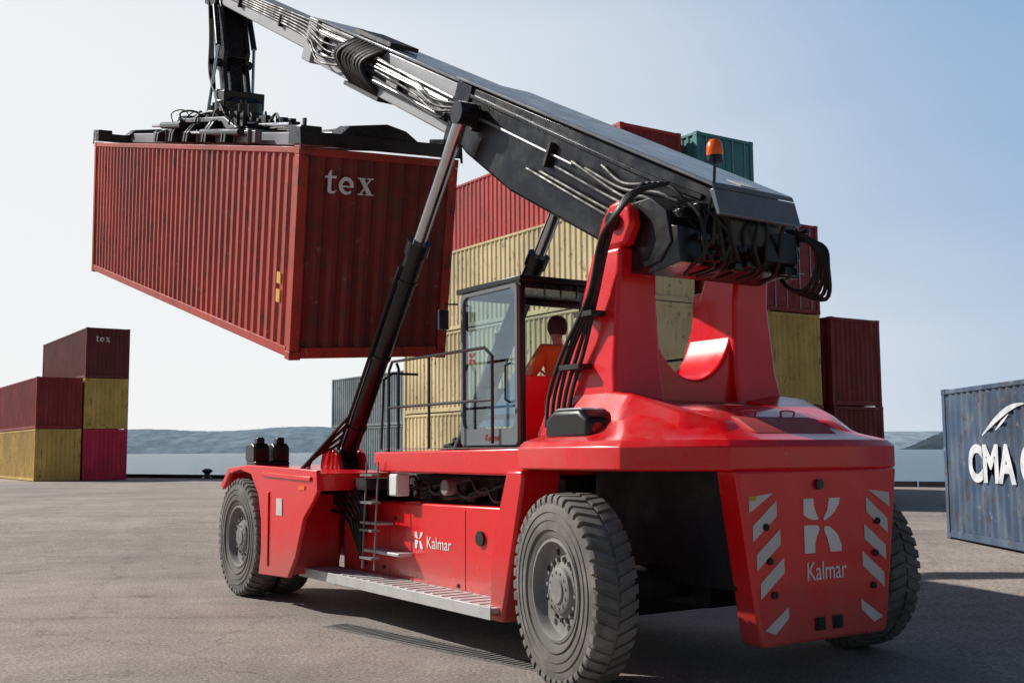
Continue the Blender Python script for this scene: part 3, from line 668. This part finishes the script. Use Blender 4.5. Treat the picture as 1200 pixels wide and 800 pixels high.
c=MB();c.lathe([(0,.92),(.34,.92),(.44,.84),(.44,.66),(.60,.64),(.60,.50),(.52,.40),(0,.40)],axis='z',seg=32)
c.box(-.26,.26,-.38,.38,.72,1.02);c.obj('rotator',SPR,('black',),smooth=True,bevel=.01)
for i,xx in enumerate((-.80,.80)):
    c=MB();c.tube([(xx,.2,.50),(xx,.2,.78)],.09,16);c.tube([(xx,.2,.78),(xx,.2,.84)],.05,12);c.obj('hydraulic_motor',SPR,('black',),smooth=True)
c=MB();c.box(-2.4,2.4,-.62,.62,.04,.30)
for s in (1,-1):
    c.box(-3.0,3.0,*sorted((s*.625,s*.74)),.06,.26)
    for i in range(9): c.box(-2.8+i*.68,-2.76+i*.68,*sorted((s*.742,s*.79)),.05,.28)
    c.prism([(-2.2,.262),(-1.5,.262),(-1.2,.42),(1.2,.42),(1.5,.262),(2.2,.262),(1.3,.50),(-1.3,.50)],'y',*sorted((s*.64,s*.71)))
c.obj('main_frame',SPR,('doorgrey',),bevel=.012)
for s in (1,-1):
    for y0,y1 in ((.12,.5),(-.5,-.12)):
        c=MB();c.box(*sorted((s*1.5,s*5.95)),y0,y1,.05,.25);c.obj('telescopic_beam',SPR,('cabgrey',),bevel=.015)
for s in (1,-1):
    c=MB();c.box(*sorted((s*5.82,s*6.12)),-1.24,1.24,.02,.20)
    for yy in (-1.08,1.08): c.box(*sorted((s*5.70,s*6.14)),yy-.15,yy+.15,.02,.27)
    c.prism([(-.6,.20),(.6,.20),(.45,.33),(-.1,.40),(-.4,.33)],'x',*sorted((s*5.6,s*6.0)))
    for yy in (-1.2,1.2): c.prism([(s*5.8,.26),(s*6.13,.26),(s*6.2,-.05),(s*6.15,-.05),(s*6.08,.1)],'y',yy-.04 if yy<0 else yy+.02,yy-.02 if yy<0 else yy+.04)
    c.obj('end_beam',SPR,('black',),bevel=.02)
rn=random.Random(4)
# side-shift and telescope cylinders lying along the frame
for y_,z_,xa_,xb_,xc_ in ((.84,.22,-2.6,-.6,.4),(.40,.38,.5,2.2,3.4),(.40,.38,-.6,-2.2,-3.6),(.86,.36,.6,1.9,2.6)):
    c=MB();c.tube([(xa_,y_,z_),(xb_,y_,z_)],.065,14);c.tube([(xb_,y_,z_),(xc_,y_,z_)],.032,10,1);c.obj('shift_cylinder',SPR,('black','chrome'),smooth=True)
for x,hh in ((-2.0,.36),(-.95,.52),(.15,.46),(1.1,.56),(2.1,.34)):
    c=MB();c.prism([(.60,.05),(.92,.05),(.90,.22),(.78,hh*.8),(.60,hh)],'x',x-.05,x+.05);c.prism([(.60,.05),(.92,.05),(.90,.22),(.78,hh*.8),(.60,hh)],'x',x+.12,x+.20);c.tube([(x-.1,.76,.2),(x+.25,.76,.2)],.04,10);c.obj('frame_bracket',SPR,('black',),bevel=.008)
for gi in range(6):
    c=MB();bx=-2.2+.74*gi
    for i in range(22):
        x=bx+rn.uniform(0,.5);y=rn.uniform(-.6,.60);a=rn.uniform(.03,.10);z=.28
        c.box(x,x+a*2,y,y+a,z,z+rn.uniform(.08,.32))
    c.box(bx,bx+.62,-.6,.58,.27,.34)
    c.obj('hydraulic_valve_block',SPR,('dark',),bevel=.004)
for i in range(34):
    c=MB();x=rn.uniform(-2.3,2.2);y=rn.uniform(-.3,.80);dx=rn.uniform(.3,.9)*(1 if x<0 else -1)
    c.hose([(x,y,.35),(x+dx*.15,y+rn.uniform(-.05,.1),.48+rn.uniform(0,.14)),(x+dx*.6,y*.8,.50+rn.uniform(0,.18)),(x+dx,y*.6,.40)],rn.uniform(.012,.02),6)
    c.obj('hydraulic_hose',SPR,('rubber',),smooth=True)
for i in range(4):
    c=MB();c.hose([fm@Vector((Lm*1.0,.27+.025*i,-.12)),fm@Vector((Lm*.6,.29+.03*i,-.22+.03*i)),fm@Vector((Lm*.25,.32+.03*i,-.22)),(-.05-.12*i,.42,.62),(-.4-.15*i,.45,.42)],.017,6);c.obj('hydraulic_hose',SPR,('rubber',),smooth=True)
c=MB()
for i in range(4): c.hose([(-2.0,.3-.1*i,.34),(-3.0,.3-.1*i,.38-.03*i),(-4.2,.25-.1*i,.28),(-5.6,.3-.1*i,.32)],.022,6)
c.obj('hydraulic_hose',SPR,('rubber',),smooth=True)
# lift cylinders
for s in (1,-1):
    e=empty('lift_cylinder',V)
    a=Vector((6.75,s*.92,1.85));b_=Vector((3.42,s*.92,6.05));dd=(b_-a)
    top=a+dd*.66
    c=MB();c.tube([a,top],.13,24);c.tube([top-dd.normalized()*.12,top+dd.normalized()*.06],.155,24);c.tube([a-Vector((0,.16,0)),a+Vector((0,.16,0))],.17,20)
    for i in range(3):
        q=a+dd*(.12+.22*i);c.tube([q,q+dd.normalized()*.05],.145,20)
    c.obj('barrel',e,('black',),smooth=True,ang=50)
    c=MB();c.tube([top,b_],.085,24);c.obj('rod',e,('chrome',),smooth=True,ang=50)
    c=MB();c.tube([b_-Vector((0,.14,0)),b_+Vector((0,.10,0))],.14,20);c.tube([b_-Vector((0,.4*s,0)),b_],.08,16);c.obj('clevis',e,('black',),smooth=True,ang=50)
    c=MB();o1=Vector((0,s*.16,0))
    c.tube([a+dd*.05+o1,a+dd*.6+o1],.022,8)
    for i in range(5):
        c.hose([a+dd*(.04+.03*i)+o1,a+Vector((.3,s*(.3+.1*i),.15-.1*i)),a+Vector((.55,s*(.4+.1*i),-.30)),a+Vector((.1,s*(.42+.1*i),-.10-.1*i)),a+Vector((-1.2,s*.35,-.25-.1*i)),a+Vector((-1.6,s*.45,-.4-.1*i))],.026,8)
    c.obj('hydraulic_hose',e,('rubber',),smooth=True)
    for y0,y1 in ((.70,.77),(1.08,1.15)):
        c=MB();c.prism([(7.15,1.45),(7.0,2.0),(6.75,2.1),(6.5,2.0),(6.2,1.45)],'y',*sorted((s*y0,s*y1)));c.obj('cylinder_bracket',V,('red',),bevel=.015)
# cab
CB=empty('cab',V)
x0,x1,y0,y1,z0,z1=2.23,3.50,-.88,.90,2.07,3.92
c=MB();p=.06
for x,y in ((x0,y0),(x0,y1-p),(x1-p,y0),(x1-p,y1-p)): c.box(x,x+p,y,y+p,z0,z1-.05)
c.box(x0+p,x1-p,y1-p+.004,y1-.004,z0,z0+.12);c.box(x0+p,x1-p,y0+.004,y0+p-.004,z0,z0+.12)
c.box(x0+.004,x0+p-.004,y0+p,y1-p,z1-.12,z1-.05);c.box(x1-p+.004,x1-.004,y0+p,y1-p,z1-.12,z1-.05)
c.obj('cab_frame',CB,('black',),bevel=.012)
c=MB();c.box(x0-.03,x1+.08,y0-.03,y1+.03,z1-.05,z1+.01);c.box(x0+.2,x1-.2,y0+.2,y1-.2,z1+.01,z1+.06)
for i in range(7): c.box(x0-.03,x0+.0,y0+.15+i*.22,y0+.165+i*.22,z1-.2,z1-.05)
c.obj('roof',CB,('black',),bevel=.015)
c=MB();c.box(x0+.01,x0+.05,y0+p,y1-p,z0,2.84);c.box(x0+.0,x0+.02,y0+.3,y1-.3,z0+.2,2.7);c.obj('back_wall',CB,('red',),bevel=.01)
c=MB();c.box(x0,x1,y0,y1,z0-.04,z0);c.obj('floor',CB,('dark',))
c=MB();c.box(x0+.02,x0+.03,y0+p,y1-p,2.84,z1-.12);c.obj('window',CB,('glass',))
c=MB();c.box(x1-.03,x1-.02,y0+p,y1-p,z0+.05,z1-.12);c.obj('window',CB,('glass',))
c=MB();c.box(x0+p,x1-p,y0+.03,y0+.04,z0+.12,z1-.05);c.obj('window',CB,('glass',))
D=empty('door',CB)
ya,yb=y1-.005,y1+.045;xa,xb=x0+.02,x1-.05
def rr2(w0,w1,h0,h1,rad,n=5):
    pts=[]
    for cx,cz,a0 in ((w1-rad,h1-rad,0),(w0+rad,h1-rad,90),(w0+rad,h0+rad,180),(w1-rad,h0+rad,270)):
        for i in range(n+1): a=R(a0+90*i/n);pts.append((cx+rad*math.cos(a),cz+rad*math.sin(a)))
    return pts
po=rr2(xa,xb,z0+.02,z1-.07,.06);pi=rr2(xa+.045,xb-.04,z0+.20,z1-.11,.10);n=len(po)
c=MB();vs=[(a,ya,b_) for a,b_ in po]+[(a,ya,b_) for a,b_ in pi]+[(a,yb,b_) for a,b_ in po]+[(a,yb,b_) for a,b_ in pi]
fs=[]
for k in range(n):
    k2=(k+1)%n;fs+=[(k,k2,n+k2,n+k),(2*n+k,3*n+k,3*n+k2,2*n+k2),(k,2*n+k,2*n+k2,k2),(n+k,n+k2,3*n+k2,3*n+k)]
c.add(vs,fs);c.obj('door_frame',D,('doorgrey',))
c=MB();c.prism(pi,'y',ya+.018,ya+.026);c.obj('door_glass',D,('doorglass',))
c=MB();c.prism([(xa+.045,z0+.22),(xb-.3,z0+.22),(xa+.42,z0+.52),(xa+.26,2.75),(xa+.045,2.95)],'y',ya-.01,ya+.012);c.obj('door_panel',D,('cabgrey',),bevel=.004)
c=MB();c.tube([(xa+.16,yb-.02,2.55),(xa+.16,yb+.05,2.58),(xa+.16,yb+.05,2.95),(xa+.16,yb-.02,2.98)],.013,8);c.obj('handle',D,('black',),smooth=True)
text('lettering','Kalmar',.3,.07,(xa+.50,yb+.001,2.14),(-1,0,0),(0,0,1),CB,'redlens',.0)
o=klogo(.13).obj('logo',CB,('redlens',));o.matrix_local=frame((xb-.16,ya+.028,3.02),(-1,0,0),(0,0,1))
c=MB();c.prism([(2.45,2.50),(2.95,2.50),(2.97,2.60),(2.55,2.62),(2.48,2.98),(2.40,2.98),(2.40,2.6)],'y',-.12,.30);c.box(2.5,2.8,0,.25,2.08,2.5);c.box(2.55,2.95,.32,.40,2.72,2.80)
c.obj('seat',CB,('black',),bevel=.03)
c=MB();c.tube([(3.3,.12,2.1),(3.12,.12,2.8)],.035,10)
c.tube([(3.10+.07*math.sin(q),.12+.19*math.cos(q),2.84+.17*math.sin(q)) for q in [2*math.pi*k/24 for k in range(25)]],.014,8,caps=False)
c.box(3.2,3.45,-.6,.6,2.4,2.75);c.box(3.15,3.19,-.55,-.25,2.9,3.12);c.box(3.2,3.22,.45,.62,3.2,3.4);c.obj('steering_console',CB,('dark',),bevel=.01)
c=MB();c.tube([(3.5,.95,3.75),(3.58,1.1,3.75),(3.58,1.1,3.4)],.012,8);c.box(3.56,3.60,1.04,1.17,3.45,3.68);c.obj('mirror',CB,('black',),bevel=.01)
r=.018
for s in (1,-1):
    Y=s*1.45
    c=MB()
    c.tube([(4.30,Y,1.5),(4.30,Y,3.0),(4.22,Y,3.1),(3.4,Y,3.1),(2.1,Y,3.1),(1.95,Y,3.0),(1.95,Y,2.1)],r,8)
    c.tube([(4.30,Y,2.55),(1.95,Y,2.55)],r*.9,8)
    c.tube([(3.3,Y,2.05),(3.3,Y,3.1)],r*.9,8)
    c.tube([(4.05,Y,2.05),(4.05,Y,3.0),(4.1,Y,3.07)],r,8)
    c.tube([(4.5,Y,2.05),(4.5,Y*.98,2.9),(4.5,Y*.9,2.98),(4.5,s*.95,2.98)],r*.9,8)
    c.obj('handrail',V,('black',),smooth=True)
for s in (1,-1):
    c=MB()
    for x in (4.38,4.70): c.tube([(x,s*1.60,.62),(x,s*1.55,1.90)],.012,8)
    for i in range(4): c.box(4.38,4.70,*sorted((s*1.52,s*1.64)),.74+i*.33,.765+i*.33)
    c.obj('ladder',V,('rim',),smooth=True)
e=empty('warning_beacon',V)
bx,by=-.46,.55
c=MB();c.tube([(bx+.14,by,4.1),(bx+.02,by,4.4),(bx,by,4.66)],.014,8);c.lathe([(0,4.64),(.075,4.64),(.075,4.69),(0,4.69)],(bx,by,0),20,0,'z');c.tube([(bx+.14,by,4.1),(-.1,by,4.1)],.014,8);c.obj('stalk',e,('black',),smooth=True)
c=MB();c.lathe([(.07,4.69),(.078,4.72),(.07,4.80),(.045,4.84),(0,4.85)],(bx,by,0),20,0,'z');c.obj('lens',e,('orangelens',),smooth=True)
# ------------------------------------------------------------------ operator
def skin(name,nodes,edges,mat,parent,sub=2):
    keys=list(nodes);me=bpy.data.meshes.new(name);me.from_pydata([nodes[k][0] for k in keys],[(keys.index(a),keys.index(b)) for a,b in edges],[])
    o=bpy.data.objects.new(name,me);COL.objects.link(o);md=o.modifiers.new('skin','SKIN');md.use_smooth_shade=True
    if not me.skin_vertices: return o
    for i,k in enumerate(keys):
        rr=nodes[k][1];me.skin_vertices[0].data[i].radius=(rr,rr) if not isinstance(rr,tuple) else rr;me.skin_vertices[0].data[i].use_root=(i==0)
    s=o.modifiers.new('sub','SUBSURF');s.levels=sub;s.render_levels=sub;me.materials.append(M[mat])
    if parent:o.parent=parent
    return o
PM=V.matrix_world@Matrix.Translation((2.62,.10,2.66))
N={'pel':((0,0,.08),.14),'waist':((.02,0,.25),.13),'chest':((.04,0,.45),.16),'neck0':((.05,0,.57),.07),'neck':((.06,0,.63),.055),'jaw':((.085,0,.70),.075),'head':((.08,0,.78),.095),'crown':((.07,0,.84),.075)}
Ed=[('pel','waist'),('waist','chest'),('chest','neck0'),('neck0','neck'),('neck','jaw'),('jaw','head'),('head','crown')]
for s,n_ in ((1,'l'),(-1,'r')):
    N.update({'sh'+n_:((.04,s*.20,.50),.075),'el'+n_:((.16,s*.32,.24),.058),'wr'+n_:((.40,s*.20,.24),.03),'pa'+n_:((.47,s*.17,.26),.035),
     'hip'+n_:((.06,s*.10,.04),.10),'kn'+n_:((.48,s*.14,.02),.065),'an'+n_:((.56,s*.14,-.42),.04),'to'+n_:((.70,s*.16,-.48),.035)})
    Ed+=[('chest','sh'+n_),('sh'+n_,'el'+n_),('el'+n_,'wr'+n_),('wr'+n_,'pa'+n_),('pel','hip'+n_),('hip'+n_,'kn'+n_),('kn'+n_,'an'+n_),('an'+n_,'to'+n_)]
    for i in range(4):
        a='f%s%d'%(n_,i);yy=s*.17+(i-1.5)*.02;ll=(.05,.06,.055,.042)[i]
        N[a+'a']=((.50,yy,.265),.010);N[a+'b']=((.50+ll*.8,yy,.27),.009);N[a+'c']=((.50+ll,yy,.245),.008)
        Ed+=[('pa'+n_,a+'a'),(a+'a',a+'b'),(a+'b',a+'c')]
    N['th'+n_]=((.47,s*.17-s*.045,.25),.010);N['tt'+n_]=((.51,s*.17-s*.055,.25),.009);Ed+=[('pa'+n_,'th'+n_),('th'+n_,'tt'+n_)]
P=skin('person',N,Ed,'skin',None);P.matrix_world=PM
P['label']='person in orange high-visibility jacket seated at the controls';P['category']='person'
J={k:(v[0],v[1]+.03) for k,v in N.items() if k in('pel','waist','chest','neck0','shl','shr','ell','elr','wrl','wrr')}
skin('jacket',J,[e for e in Ed if e[0] in J and e[1] in J],'hivis',P)
J={k:(v[0],v[1]+.015) for k,v in N.items() if k in('pel','hipl','hipr','knl','knr','anl','anr')}
skin('trousers',J,[e for e in Ed if e[0] in J and e[1] in J],'trouser',P)
c=MB();c.lathe([(.0,.135),(.06,.122),(.10,.085),(.118,.03),(.118,-.03),(.095,-.09)],(.055,0,.79),20,0,'z');c.obj('hair',P,('hair',),smooth=True)
c=MB();c.add([(.165,-.012,.745),(.165,.012,.745),(.155,0,.79),(.19,0,.752)],[(0,1,3),(1,2,3),(2,0,3)]);c.obj('nose',P,('skin',))
for s in (1,-1):
    c=MB();c.lathe([(0,-.012),(.018,-.01),(.026,0),(.018,.008),(0,.01)],(.075,s*.098,.765),12,0,'y');c.obj('ear',P,('skin',),smooth=True)
